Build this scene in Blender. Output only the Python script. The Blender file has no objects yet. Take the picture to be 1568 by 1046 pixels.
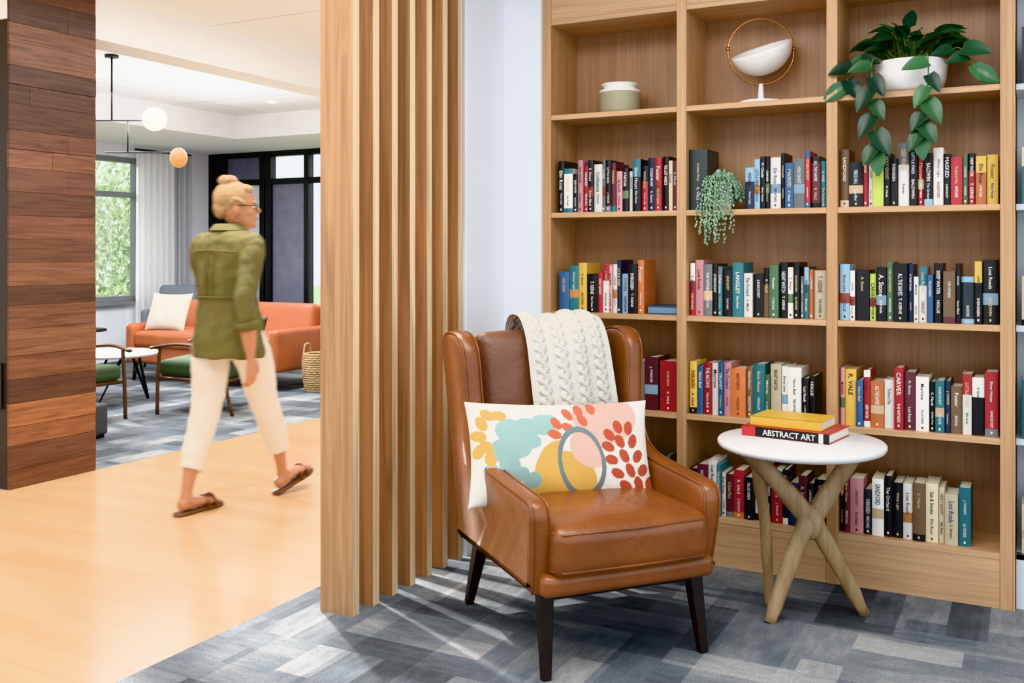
import bpy, math, random
from mathutils import Vector, Matrix, Euler
random.seed(7)
S=bpy.context.scene
V=Vector
# ------------------------------------------------------------ helpers
def H(h,a=1.0):
    h=h.lstrip('#'); o=[]
    for i in (0,2,4):
        c=int(h[i:i+2],16)/255
        o.append(c/12.92 if c<=.04045 else ((c+.055)/1.055)**2.4)
    l=o[0]*.25+o[1]*.65+o[2]*.1; k=.10
    o=[c*(1-k)+l*k for c in o]
    return (o[0],o[1],o[2],a)
def mul(c,f): return (min(1,c[0]*f),min(1,c[1]*f),min(1,c[2]*f),1)
def mixc(a,b,t): return tuple(a[i]*(1-t)+b[i]*t for i in range(3))+(1,)
def base(name):
    m=bpy.data.materials.new(name); m.use_nodes=True
    nt=m.node_tree; b=nt.nodes['Principled BSDF']
    return m,nt,b
def add_bump(nt,b,src,strength,dist=.01):
    n=nt.nodes.new('ShaderNodeBump'); n.inputs['Strength'].default_value=strength; n.inputs['Distance'].default_value=dist
    nt.links.new(src,n.inputs['Height'])
    if b.inputs['Normal'].is_linked: nt.links.new(b.inputs['Normal'].links[0].from_socket,n.inputs['Normal'])
    nt.links.new(n.outputs[0],b.inputs['Normal'])
def noise_node(nt,scale,detail=4,mapscale=(1,1,1),dist=0):
    tc=nt.nodes.new('ShaderNodeTexCoord'); mp=nt.nodes.new('ShaderNodeMapping'); mp.inputs['Scale'].default_value=mapscale
    n=nt.nodes.new('ShaderNodeTexNoise'); n.inputs['Scale'].default_value=scale; n.inputs['Detail'].default_value=detail; n.inputs['Distortion'].default_value=dist
    nt.links.new(tc.outputs['Object'],mp.inputs[0]); nt.links.new(mp.outputs[0],n.inputs['Vector'])
    return n
def ramp(nt,src,stops,interp='LINEAR'):
    r=nt.nodes.new('ShaderNodeValToRGB'); r.color_ramp.interpolation=interp
    e=r.color_ramp.elements
    while len(e)<len(stops): e.new(.5)
    for i,(p,c) in enumerate(stops): e[i].position=p; e[i].color=c
    nt.links.new(src,r.inputs[0]); return r
def pmat(name,col,rough=.5,metal=0,bump=0,bscale=60,var=0,vscale=8,coat=0,emit=0,ms=(1,1,1),sheen=0,trans=0,crease=0):
    m,nt,b=base(name)
    if isinstance(col,str): col=H(col)
    b.inputs['Base Color'].default_value=col; b.inputs['Roughness'].default_value=rough; b.inputs['Metallic'].default_value=metal
    b.inputs['Coat Weight'].default_value=coat; b.inputs['Sheen Weight'].default_value=sheen
    if emit: b.inputs['Emission Color'].default_value=col; b.inputs['Emission Strength'].default_value=emit
    if var:
        n=noise_node(nt,vscale,4,ms); r=ramp(nt,n.outputs[0],[(.3,mul(col,1-var)),(.7,mul(col,1+var))])
        nt.links.new(r.outputs[0],b.inputs['Base Color'])
    if crease:
        n=noise_node(nt,9,3,(1,1,1),1.2); add_bump(nt,b,n.outputs[0],crease,.02)
    if bump:
        n=noise_node(nt,bscale,5,ms); add_bump(nt,b,n.outputs[0],bump)
    if trans:
        t=nt.nodes.new('ShaderNodeBsdfTranslucent'); t.inputs[0].default_value=col
        ms_=nt.nodes.new('ShaderNodeMixShader'); ms_.inputs[0].default_value=trans
        nt.links.new(b.outputs[0],ms_.inputs[1]); nt.links.new(t.outputs[0],ms_.inputs[2]); nt.links.new(ms_.outputs[0],nt.nodes['Material Output'].inputs[0])
    return m
def woodmat(name,c1,c2,axis=2,scale=14,rough=.45,coat=0,lo=.06,fine=.35):
    m,nt,b=base(name); b.inputs['Roughness'].default_value=rough; b.inputs['Coat Weight'].default_value=coat
    ms=[1,1,1]; ms[axis]=lo
    n=noise_node(nt,scale,6,ms,.8); r=ramp(nt,n.outputs[0],[(.32,H(c1)),(.68,H(c2))])
    ms2=[1,1,1]; ms2[axis]=.03
    f=noise_node(nt,scale*9,3,ms2)
    mx=nt.nodes.new('ShaderNodeMixRGB'); mx.blend_type='MULTIPLY'; mx.inputs[0].default_value=fine
    r2=ramp(nt,f.outputs[0],[(.35,(.55,.5,.45,1)),(.6,(1,1,1,1))])
    nt.links.new(r.outputs[0],mx.inputs[1]); nt.links.new(r2.outputs[0],mx.inputs[2]); nt.links.new(mx.outputs[0],b.inputs['Base Color'])
    add_bump(nt,b,f.outputs[0],.08,.003)
    return m
def attrmat(name,rough=.5,grain=None,bump=0,bscale=300,sheen=0,trans=0,lowc=(.5,.42,.38,1)):
    m,nt,b=base(name); b.inputs['Roughness'].default_value=rough; b.inputs['Sheen Weight'].default_value=sheen
    a=nt.nodes.new('ShaderNodeVertexColor'); a.layer_name='Col'
    out=a.outputs[0]
    if grain:
        n=noise_node(nt,grain[0],6,grain[1],.9); r=ramp(nt,n.outputs[0],[(.3,lowc),(.62,(1.15,1.1,1.05,1))])
        mx=nt.nodes.new('ShaderNodeMixRGB'); mx.blend_type='MULTIPLY'; mx.inputs[0].default_value=.9
        nt.links.new(out,mx.inputs[1]); nt.links.new(r.outputs[0],mx.inputs[2]); out=mx.outputs[0]
    nt.links.new(out,b.inputs['Base Color'])
    if bump: add_bump(nt,b,noise_node(nt,bscale,3).outputs[0],bump,.003)
    if trans:
        t=nt.nodes.new('ShaderNodeBsdfTranslucent'); nt.links.new(out,t.inputs[0])
        ms_=nt.nodes.new('ShaderNodeMixShader'); ms_.inputs[0].default_value=trans
        nt.links.new(b.outputs[0],ms_.inputs[1]); nt.links.new(t.outputs[0],ms_.inputs[2]); nt.links.new(ms_.outputs[0],nt.nodes['Material Output'].inputs[0])
    return m

def cr(pts,n=4,closed=False):
    pts=[V(p) for p in pts]; N=len(pts); out=[]
    rng=range(N) if closed else range(N-1)
    for i in rng:
        if closed: p0,p1,p2,p3=pts[i-1],pts[i],pts[(i+1)%N],pts[(i+2)%N]
        else: p0,p1,p2,p3=pts[max(i-1,0)],pts[i],pts[i+1],pts[min(i+2,N-1)]
        for k in range(n):
            t=k/n
            out.append(.5*((2*p1)+(p2-p0)*t+(2*p0-5*p1+4*p2-p3)*t*t+(3*p1-p0-3*p2+p3)*t**3))
    if not closed: out.append(pts[-1])
    return out
class MB:
    def __init__(s): s.v=[];s.f=[];s.c=[];s.vc=None
    def add(s,vs,fs,col=None,M=None):
        o=len(s.v)
        for p in vs:
            p=V(p); s.v.append(M@p if M else p)
        for f in fs: s.f.append([i+o for i in f]); s.c.append(col)
        return s
    def box(s,c,d,col=None,M=None,R=None):
        c=V(c); x,y,z=d[0]/2,d[1]/2,d[2]/2
        vs=[V((a,b,e)) for a in(-x,x) for b in(-y,y) for e in(-z,z)]
        if R: vs=[R@p for p in vs]
        vs=[p+c for p in vs]
        return s.add(vs,[(0,1,3,2),(4,6,7,5),(0,4,5,1),(2,3,7,6),(0,2,6,4),(1,5,7,3)],col,M)
    def bb(s,x0,x1,y0,y1,z0,z1,col=None,M=None):
        return s.box(((x0+x1)/2,(y0+y1)/2,(z0+z1)/2),(x1-x0,y1-y0,z1-z0),col,M)
    def loft(s,rings,cap=True,col=None,M=None,closed=False):
        n=len(rings[0]); vs=[p for r in rings for p in r]; fs=[]
        R=len(rings)
        for i in range(R if closed else R-1):
            j=(i+1)%R
            for k in range(n): fs.append((i*n+k,i*n+(k+1)%n,j*n+(k+1)%n,j*n+k))
        if cap and not closed:
            fs.append(tuple(range(n))[::-1]); fs.append(tuple((R-1)*n+k for k in range(n)))
        return s.add(vs,fs,col,M)
    def tube(s,pts,rads,n=10,col=None,M=None,up=None,closed=False,square=False):
        pts=[V(p) for p in pts]; N=len(pts)
        if not isinstance(rads,(list,tuple)): rads=[rads]*N
        elif isinstance(rads,tuple): rads=[rads]*N
        if len(rads)!=N:
            L_=len(rads); rads=[rads[min(L_-1,round(i*(L_-1)/max(N-1,1)))] for i in range(N)]
        rings=[]; prev=None
        for i,p in enumerate(pts):
            if closed: t=(pts[(i+1)%N]-pts[i-1])
            else: t=(pts[min(i+1,N-1)]-pts[max(i-1,0)])
            t=t.normalized() if t.length>1e-9 else V((0,0,1))
            if prev is None:
                u=V(up) if up else (V((0,0,1)) if abs(t.z)<.9 else V((1,0,0)))
            else: u=prev
            u=(u-t*u.dot(t)); u=u.normalized() if u.length>1e-6 else t.orthogonal().normalized()
            w=t.cross(u); prev=u
            r=rads[i]; a,b=(r if isinstance(r,(tuple,list)) else (r,r))
            ring=[]
            for k in range(n):
                th=2*math.pi*k/n+(math.pi/4 if n==4 else 0)
                ring.append(p+u*(a*math.cos(th))+w*(b*math.sin(th)))
            rings.append(ring)
        return s.loft(rings,True,col,M,closed)
    def rev(s,prof,c=(0,0,0),n=40,col=None,M=None):
        c=V(c); rings=[[c+V((max(r,1e-4)*math.cos(2*math.pi*k/n),max(r,1e-4)*math.sin(2*math.pi*k/n),z)) for k in range(n)] for r,z in prof]
        return s.loft(rings,True,col,M)
    def sphere(s,c,r,n=20,m=12,col=None,M=None,R=None):
        if not isinstance(r,(tuple,list)): r=(r,r,r)
        c=V(c); rings=[]
        for i in range(m+1):
            ph=-math.pi/2+math.pi*i/m; e=max(math.cos(ph),1e-3)
            ring=[]
            for k in range(n):
                p=V((r[0]*e*math.cos(2*math.pi*k/n),r[1]*e*math.sin(2*math.pi*k/n),r[2]*math.sin(ph)))
                if R: p=R@p
                ring.append(p+c)
            rings.append(ring)
        return s.loft(rings,True,col,M)
    def cushion(s,c,h,r,crown=(0,0,0),R=None,col=None,M=None,fn=None):
        c=V(c)
        def ax(a):
            k=[-a+r*(1-math.cos(math.pi/2*i/4)) for i in range(5)]
            inn=[(-a+r)+(2*a-2*r)*i/9 for i in range(1,9)]
            return k+inn+[-x for x in reversed(k)]
        A=[ax(h[0]),ax(h[1]),ax(h[2])]; idx={}; vs=[]; fs=[]
        def vid(q):
            key=tuple(round(t,6) for t in q)
            if key in idx: return idx[key]
            p=[];inner=[]
            for i in range(3): inner.append(max(-(h[i]-r),min(h[i]-r,q[i])))
            dlt=V([q[i]-inner[i] for i in range(3)])
            if dlt.length>1e-9: dlt=dlt.normalized()*r
            o=V(inner)+dlt
            n=[o[i]/h[i] for i in range(3)]
            for i in range(3):
                if crown[i]:
                    j,k=[t for t in range(3) if t!=i]
                    o[i]+=crown[i]*n[i]*(1-n[j]**4)*(1-n[k]**4)
            if fn: o=fn(o)
            if R: o=R@o
            idx[key]=len(vs); vs.append(o+c); return idx[key]
        for i in range(3):
            j,k=[(1,2),(2,0),(0,1)][i]
            for sg in(-1,1):
                for a in range(len(A[j])-1):
                    for b in range(len(A[k])-1):
                        quad=[]
                        for (da,db) in((0,0),(1,0),(1,1),(0,1)):
                            q=[0,0,0]; q[i]=sg*h[i]; q[j]=A[j][a+da]; q[k]=A[k][b+db]; quad.append(vid(q))
                        if sg<0: quad=quad[::-1]
                        fs.append(quad)
        return s.add(vs,fs,col,M)
    def obj(s,name,mat,parent=None,smooth=True,bevel=0,seg=2,loc=None,rot=None,vcols=None,subsurf=0):
        me=bpy.data.meshes.new(name); me.from_pydata([tuple(p) for p in s.v],[],s.f); me.update()
        if vcols:
            at=me.color_attributes.new('Col','FLOAT_COLOR','POINT')
            for i,c in enumerate(vcols): at.data[i].color=c
        elif any(c is not None for c in s.c):
            at=me.color_attributes.new('Col','FLOAT_COLOR','CORNER'); 
            for p,c in zip(me.polygons,s.c):
                for li in p.loop_indices: at.data[li].color=c or (1,1,1,1)
        o=bpy.data.objects.new(name,me); S.collection.objects.link(o)
        if mat: me.materials.append(mat)
        if smooth:
            for p in me.polygons: p.use_smooth=True
        if bevel:
            b=o.modifiers.new('bevel','BEVEL'); b.width=bevel; b.segments=seg; b.limit_method='ANGLE'; b.angle_limit=math.radians(35); b.harden_normals=True
        if subsurf:
            q=o.modifiers.new('sub','SUBSURF'); q.levels=subsurf; q.render_levels=subsurf
        if parent: o.parent=parent
        if loc: o.location=loc
        if rot: o.rotation_euler=rot
        return o
def empty(name,loc=(0,0,0),rz=0):
    e=bpy.data.objects.new(name,None); e.empty_display_size=.1; S.collection.objects.link(e)
    e.location=loc; e.rotation_euler=(0,0,math.radians(rz)); return e
def Rx(a): return Matrix.Rotation(math.radians(a),3,'X')
def Ry(a): return Matrix.Rotation(math.radians(a),3,'Y')
def Rz(a): return Matrix.Rotation(math.radians(a),3,'Z')
_tx={}
def textmesh(body):
    if body in _tx: return _tx[body]
    cu=bpy.data.curves.new('t','FONT'); cu.body=body; cu.size=1; cu.resolution_u=2; cu.offset=.008
    o=bpy.data.objects.new('t',cu); S.collection.objects.link(o)
    bpy.context.view_layer.update()
    me=bpy.data.meshes.new_from_object(o)
    vs=[v.co.copy() for v in me.vertices]; fs=[tuple(p.vertices) for p in me.polygons]
    bpy.data.objects.remove(o); bpy.data.meshes.remove(me)
    x0=min(v.x for v in vs);x1=max(v.x for v in vs);y0=min(v.y for v in vs);y1=max(v.y for v in vs)
    vs=[V(((v.x-(x0+x1)/2),(v.y-(y0+y1)/2),0)) for v in vs]
    _tx[body]=(vs,fs,x1-x0,y1-y0); return _tx[body]
def puttext(mb,body,origin,xax,yax,length,height,col):
    vs,fs,w,h=textmesh(body)
    sx=length/w; sy=height/h
    if sx>sy*1.1: sx=sy*1.1
    if sy>sx*2.0: sy=sx*2.0
    o=V(origin);xa=V(xax);ya=V(yax)
    mb.add([o+xa*(v.x*sx)+ya*(v.y*sy) for v in vs],fs,col)

# ------------------------------------------------------------ materials
OAK=woodmat('oak_vertical','#B98D5F','#CAA074',2,12)
OAKH=woodmat('oak_horizontal','#BF956A','#D3AB80',0,12)
OAKB=woodmat('oak_back','#A07858','#B08760',2,10)
WHITE=pmat('wall_paint',(.74,.775,.835,1),.8,var=.02,vscale=2)
CEIL=pmat('ceiling_paint','#F4F6F8',.9,var=.02)
LEATHER=pmat('tan_leather','#7F481F',.33,bump=.12,bscale=160,var=.20,vscale=5,coat=.15,crease=.22)
LEATHERB=pmat('tan_leather_back','#67412C',.42,bump=.12,bscale=160,var=.14,vscale=5,crease=.25)
DARKW=pmat('espresso_wood','#1F1410',.4,var=.2,vscale=20)
BLACK=pmat('black_metal','#151617',.4)

# floor wood
m,nt,b=base('maple_floor'); b.inputs['Roughness'].default_value=.20
tc=nt.nodes.new('ShaderNodeTexCoord'); br=nt.nodes.new('ShaderNodeTexBrick')
br.inputs['Scale'].default_value=1; br.inputs['Brick Width'].default_value=1.5; br.inputs['Row Height'].default_value=.13
br.inputs['Mortar Size'].default_value=.001; br.inputs['Color1'].default_value=H('#DFBA8A'); br.inputs['Color2'].default_value=H('#D8AE7C'); br.inputs['Mortar'].default_value=H('#BE9566')
nt.links.new(tc.outputs['Object'],br.inputs['Vector'])
n=noise_node(nt,8,6,(.12,1,1),.7); r=ramp(nt,n.outputs[0],[(.3,(.88,.84,.79,1)),(.65,(1,1,1,1))])
mx=nt.nodes.new('ShaderNodeMixRGB'); mx.blend_type='MULTIPLY'; mx.inputs[0].default_value=.8
nt.links.new(br.outputs[0],mx.inputs[1]); nt.links.new(r.outputs[0],mx.inputs[2]); nt.links.new(mx.outputs[0],b.inputs['Base Color'])
FLOORW=m
# carpet
m,nt,b=base('carpet_planks'); b.inputs['Roughness'].default_value=.95
tc=nt.nodes.new('ShaderNodeTexCoord')
def brick(rot,off,w=.5,h=.125):
    mp=nt.nodes.new('ShaderNodeMapping'); mp.inputs['Rotation'].default_value=(0,0,rot); mp.inputs['Location'].default_value=off
    nt.links.new(tc.outputs['Object'],mp.inputs[0])
    k=nt.nodes.new('ShaderNodeTexBrick'); k.inputs['Scale'].default_value=1; k.inputs['Brick Width'].default_value=w; k.inputs['Row Height'].default_value=h
    k.inputs['Mortar Size'].default_value=.0; k.inputs['Color1'].default_value=(0,0,0,1); k.inputs['Color2'].default_value=(1,1,1,1); k.offset=.37
    nt.links.new(mp.outputs[0],k.inputs['Vector']); return k
def mth(op,a,bv):
    q=nt.nodes.new('ShaderNodeMath'); q.operation=op
    for i,x in enumerate((a,bv)):
        if isinstance(x,(int,float)): q.inputs[i].default_value=x
        else: nt.links.new(x,q.inputs[i])
    return q.outputs[0]
b1=brick(0,(0,0,0)); b2=brick(math.pi/2,(.1,.25,0)); b3=brick(0,(.3,.1,0),1.0,.5); b4=brick(math.pi/2,(.05,.15,0),1.0,.25)
chk=nt.nodes.new('ShaderNodeTexChecker'); chk.inputs['Scale'].default_value=1/.5; chk.inputs['Color1'].default_value=(0,0,0,1); chk.inputs['Color2'].default_value=(1,1,1,1)
nt.links.new(tc.outputs['Object'],chk.inputs['Vector'])
mix=nt.nodes.new('ShaderNodeMixRGB'); nt.links.new(chk.outputs[0],mix.inputs[0]); nt.links.new(b1.outputs[0],mix.inputs[1]); nt.links.new(b2.outputs[0],mix.inputs[2])
ns=noise_node(nt,9,4,(1,4,1)); ns2=noise_node(nt,9,4,(4,1,1)); big=noise_node(nt,3.0,4)
mn=nt.nodes.new('ShaderNodeMixRGB'); nt.links.new(chk.outputs[0],mn.inputs[0]); nt.links.new(ns.outputs[0],mn.inputs[1]); nt.links.new(ns2.outputs[0],mn.inputs[2])
blk=mth('ADD',mth('MULTIPLY',mix.outputs[0],.30),mth('ADD',mth('MULTIPLY',b3.outputs[0],.20),mth('MULTIPLY',b4.outputs[0],.24)))
val=mth('ADD',blk,mth('ADD',mth('MULTIPLY',mn.outputs[0],.28),mth('MULTIPLY',mth('SUBTRACT',big.outputs[0],.5),.5)))
rp=ramp(nt,val,[(.20,H('#34383D')),(.36,H('#4B5158')),(.5,H('#616A73')),(.62,H('#7B8085')),(.78,H('#9E9F9F'))])
fz=noise_node(nt,230,2); fr=ramp(nt,fz.outputs[0],[(.3,(.62,.62,.62,1)),(.7,(1.2,1.2,1.2,1))])
mx=nt.nodes.new('ShaderNodeMixRGB'); mx.blend_type='MULTIPLY'; mx.inputs[0].default_value=.9
nt.links.new(rp.outputs[0],mx.inputs[1]); nt.links.new(fr.outputs[0],mx.inputs[2]); nt.links.new(mx.outputs[0],b.inputs['Base Color'])
add_bump(nt,b,fz.outputs[0],.4,.004)
CARPET=m
# ceiling tiles
m,nt,b=base('ceiling_tiles'); b.inputs['Roughness'].default_value=.9
tc=nt.nodes.new('ShaderNodeTexCoord'); br=nt.nodes.new('ShaderNodeTexBrick'); br.offset=0
br.inputs['Scale'].default_value=1; br.inputs['Brick Width'].default_value=1.2; br.inputs['Row Height'].default_value=1.2; br.inputs['Mortar Size'].default_value=.008
br.inputs['Color1'].default_value=H('#F2F4F6'); br.inputs['Color2'].default_value=H('#F2F4F6'); br.inputs['Mortar'].default_value=H('#CDCFD2')
nt.links.new(tc.outputs['Object'],br.inputs['Vector']); nt.links.new(br.outputs[0],b.inputs['Base Color']); TILES=m

# ------------------------------------------------------------ room shell
f=empty('floor')
MB().bb(-9.2,-2.35,-3,3.9,-.06,0).bb(-4.73,-2.35,3.9,9.3,-.06,0).obj('maple_floor',FLOORW,f,False)
MB().bb(-2.35,2.5,-3,4.3,-.06,.001).obj('nook_carpet',CARPET,f,False)
MB().bb(-9.2,-4.73,3.9,9.3,-.06,.001).obj('lounge_carpet',CARPET,f,False)
c=empty('ceiling')
MB().bb(-4.75,2.5,-.5,9.4,2.72,2.8).obj('tile_ceiling',TILES,c,False)
MB().bb(-9.3,-4.75,-.5,9.4,2.72,2.8).obj('tray_ceiling',TILES,c,False)
MB().bb(-9.2,-7.65,3.9,9.3,2.47,2.72).bb(-7.65,-4.95,8.12,9.3,2.47,2.72).obj('bulkhead',CEIL,c,False)
MB().bb(-5.0,-4.75,3.35,9.3,2.47,2.72).obj('header',CEIL,c,False)
dl=pmat('downlight_emit',(1,.95,.85,1),.5,emit=3)
d=MB()
for x,y in((-6.9,5.7),(-6.6,7.5),(-3.62,3.62),(-3.15,3.42)): d.rev([(.0,2.712),(.045,2.712),(.045,2.719)],(x,y,0),20)
d.obj('downlight',dl,c)
# nook wall next to slats, corridor wall
w=empty('wall_nook')
MB().bb(-2.19,-2.05,3.50,3.83,0,2.72).bb(-2.19,-1.872,3.83,4.2,0,2.72).obj('nook_return',WHITE,w,False,.003)
MB().bb(-2.19,2.5,4.16,4.3,0,2.72).bb(-2.19,-2.05,4.3,9.3,0,2.72).obj('nook_back',WHITE,w,False)
w=empty('wall_window_side')
MB().bb(-9.35,-9.2,3.9,9.4,0,.68).bb(-9.35,-9.2,3.9,9.4,2.33,2.72).bb(-9.35,-9.2,8.2,9.4,.68,2.33).bb(-9.35,-9.2,3.9,4.2,.68,2.33).obj('lounge_wall',WHITE,w,False)
FR=pmat('window_frame','#7B8084',.4)
gl,nt,b=base('window_glass'); 
tr=nt.nodes.new('ShaderNodeBsdfTransparent'); gs=nt.nodes.new('ShaderNodeBsdfGlossy'); gs.inputs[1].default_value=.02; ms=nt.nodes.new('ShaderNodeMixShader'); ms.inputs[0].default_value=.06
nt.links.new(tr.outputs[0],ms.inputs[1]); nt.links.new(gs.outputs[0],ms.inputs[2]); nt.links.new(ms.outputs[0],nt.nodes['Material Output'].inputs[0])
wi=empty('window_1')
q=MB()
for y in(4.22,5.2,6.2,7.2,8.17): q.bb(-9.3,-9.2,y-.035,y+.035,.68,2.33)
for z in(.71,1.9,2.3): q.bb(-9.3,-9.2,4.2,8.2,z-.03,z+.03)
q.bb(-9.26,-9.12,4.15,8.25,.64,.68)
q.obj('frame',FR,wi,False,.004)
MB().bb(-9.265,-9.26,4.2,8.2,.7,2.3).obj('glass',gl,wi,False)
# far wall with dark glazing
w=empty('wall_far')
MB().bb(-9.2,-4.6,9.36,9.5,2.42,2.72).obj('wall_top',WHITE,w,False)
MB().bb(-4.75,-2.1,9.3,9.45,0,2.72).obj('corridor_end',WHITE,w,False)
DG2=pmat('door_panel','#74768A',.22,var=.1)
dd=empty('door_1')
fr=MB()
for x in(-9.17,-8.95,-8.33,-8.22,-7.64,-6.6,-5.8,-5.0): fr.bb(x-.035,x+.035,9.28,9.38,0,2.47)
for z in(.05,2.1,2.44): fr.bb(-9.2,-4.75,9.29,9.37,z-.035,z+.035)
fr.bb(-9.2,-8.95,9.30,9.36,0,2.44)
fr.obj('frame',BLACK,dd,False,.003)
MB().bb(-8.95,-8.33,9.32,9.35,2.1,2.44).bb(-8.3,-7.66,9.32,9.35,0,2.1).obj('door_leaf',DG2,dd,False)
PB=pmat('frosted_pane','#D5DAE2',.25,var=.05,trans=.45)
MB().bb(-8.95,-8.33,9.33,9.35,0,2.1).obj('pane',PB,dd,False)
MB().bb(-8.2,-7.65,9.33,9.34,2.1,2.44).bb(-7.6,-4.75,9.33,9.34,0,2.44).obj('clear_pane',gl,dd,False)
# outside
GR=pmat('lawn','#A4B888',.9,var=.2)
MB().bb(-40,-9.4,-10,9.5,-.6,-.5).bb(-40,5,9.6,40,-.6,-.5).obj('lawn',GR,None,False)
LEAF=attrmat('tree_leaves',.6,trans=.5)
BARK=pmat('bark','#8b7a68',.9)
for ti,(tx,ty) in enumerate([(-13,9.8),(-15,12),(-13.6,12.8),(-17,10),(-16,14.5)]):
    t=empty('tree'+('' if ti==0 else '.%03d'%ti),(tx,ty,-.5))
    MB().tube([(0,0,0),(.05,0,1),(0,.05,2.2),(.1,0,3.2)],[.13,.1,.08,.04],8).obj('trunk',BARK,t)
    lf=MB()
    for i in range(2000):
        a=random.random()*6.28; u=random.uniform(-1,1); rr=1.5*random.random()**.4
        p=V((math.cos(a)*math.sqrt(1-u*u)*rr,math.sin(a)*math.sqrt(1-u*u)*rr,2.0+u*rr*1.15))
        s_=random.uniform(.04,.085); R=Euler((random.random()*6,random.random()*6,random.random()*6)).to_matrix()
        g=random.uniform(.7,1.25)
        lf.add([p+R@V(k)*s_ for k in((-1,0,0),(0,-.5,0),(1,0,0),(0,.5,0))],[(0,1,2,3)],mul(mixc(H('#8CA672'),H('#CFDCB8'),random.random()),g))
    lf.obj('leaves',LEAF,t,False)
# curtains
def curtain(name,y0,y1,mat,x=-9.08,amp=.03,per=.09):
    e=empty(name); mb=MB(); ny=int((y1-y0)/.01); zs=[.03,.6,1.2,1.8,2.40]
    vs=[];fs=[]
    for j,z in enumerate(zs):
        for i in range(ny+1):
            y=y0+(y1-y0)*i/ny; vs.append((x+amp*math.sin(2*math.pi*(y-y0)/per+.2*j)*(1-.15*j/4),y,z))
    for j in range(len(zs)-1):
        for i in range(ny): fs.append((j*(ny+1)+i,j*(ny+1)+i+1,(j+1)*(ny+1)+i+1,(j+1)*(ny+1)+i))
    mb.add(vs,fs); mb.obj('fabric',mat,e)
    MB().tube([(x,y0,2.42),(x,y1,2.42)],.012,8).obj('rod',BLACK,e)
curtain('sheer_curtain',8.02,8.60,pmat('sheer',(.98,.98,.98,1),.9,trans=.6)); curtain('grey_curtain',8.66,8.86,pmat('drape','#A6A9B0',.9))

# ------------------------------------------------------------ slat screen
s=empty('slat_screen'); q=MB()
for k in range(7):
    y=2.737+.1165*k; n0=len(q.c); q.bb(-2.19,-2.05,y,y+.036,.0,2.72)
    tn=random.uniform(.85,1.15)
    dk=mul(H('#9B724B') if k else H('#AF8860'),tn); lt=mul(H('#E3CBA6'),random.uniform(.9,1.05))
    q.c[n0:n0+6]=[dk,lt,dk,mul(dk,.8),dk,dk]  # light from the right painted into the paler +X faces
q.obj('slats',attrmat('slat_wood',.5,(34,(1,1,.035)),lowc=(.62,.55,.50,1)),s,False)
# ------------------------------------------------------------ wood clad column
w=empty('wall_wood_clad')
MB().bb(-5.9,-4.752,3.36,3.9,0,2.72).obj('core',pmat('dark_side','#33261F',.5,var=.15),w,False)
q=MB(); z=0; pal=['#5C3C2D','#4E3427','#644132','#4B3227','#593B2C','#6B4835','#53382A']
first=['#6B4430','#624030','#86563A','#8E5C3A','#4F3427','#6C4632','#744F38','#684533','#4C3327','#6D4935']
i=0
while z<2.72:
    h=random.choice([.10,.125,.125,.14]); h=min(h,2.72-z)
    cut=3.36+random.uniform(.08,.46) if random.random()<.15 else None
    c0=H(first[i]) if i<len(first) else H(random.choice(pal)); c1=mul(c0,random.uniform(.85,1.15))
    off=random.choice([0,.002,.004])
    segs=[(3.36,3.9)] if not cut else [(3.36,cut-.0005),(cut+.0005,3.9)]
    for (a,bb_),cc in zip(segs,(c0,c1)): q.bb(-4.755,-4.735+off,a,bb_,z+.0006,z+h-.0006,cc)
    z+=h; i+=1
q.obj('planks',attrmat('walnut_planks',.5,(13,(1,.25,5))),w,False,.001)
MB().bb(-4.86,-4.78,3.345,3.36,.42,.66).obj('switch_plate',BLACK,w,False,.003)

# ------------------------------------------------------------ bookcase
SH=[.194,.595,.991,1.416,1.836,2.245]
XD=[-1.852,-1.25,-.664,-.077]
YF,YB=3.85,4.12
bc=empty('bookcase')
q=MB()
for i,x in enumerate(XD): q.bb(x-.02,x+.02,YF,YB,0,2.72)
q.bb(-.057,-.05,YF-.001,YB,0,2.72)
q.obj('uprights',OAK,bc,False,.0015)
q=MB()
for i in range(3):
    x0,x1=XD[i]+.02,XD[i+1]-.02
    for zz in SH: q.bb(x0,x1,YF+.002,YB,zz-.022,zz)
    q.bb(x0,x1,YF+.004,YF+.03,0,SH[0]-.022)
    q.bb(x0,x1,YF+.004,YF+.03,SH[5],2.72)
q.obj('shelves',OAKH,bc,False,.0015)
MB().bb(XD[0],XD[-1],YB,YB+.02,0,2.72).obj('back_panel',OAKB,bc,False)
wb=empty('white_bookcase'); PW=pmat('painted_shelf','#C9D3DE',.5)
q=MB()
for x in(.60,1.25): q.bb(x-.02,x+.02,YF+.02,YB,0,2.72)
for a,b_ in((-.048,.58),(.62,1.23)):
    for zz in SH: q.bb(a,b_,YF+.03,YB,zz-.022,zz)
    q.bb(a,b_,YF+.03,YF+.05,0,SH[0])
q.bb(-.048,1.27,YB,YB+.02,0,2.72); q.obj('frame',PW,wb,False,.0015)

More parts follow.
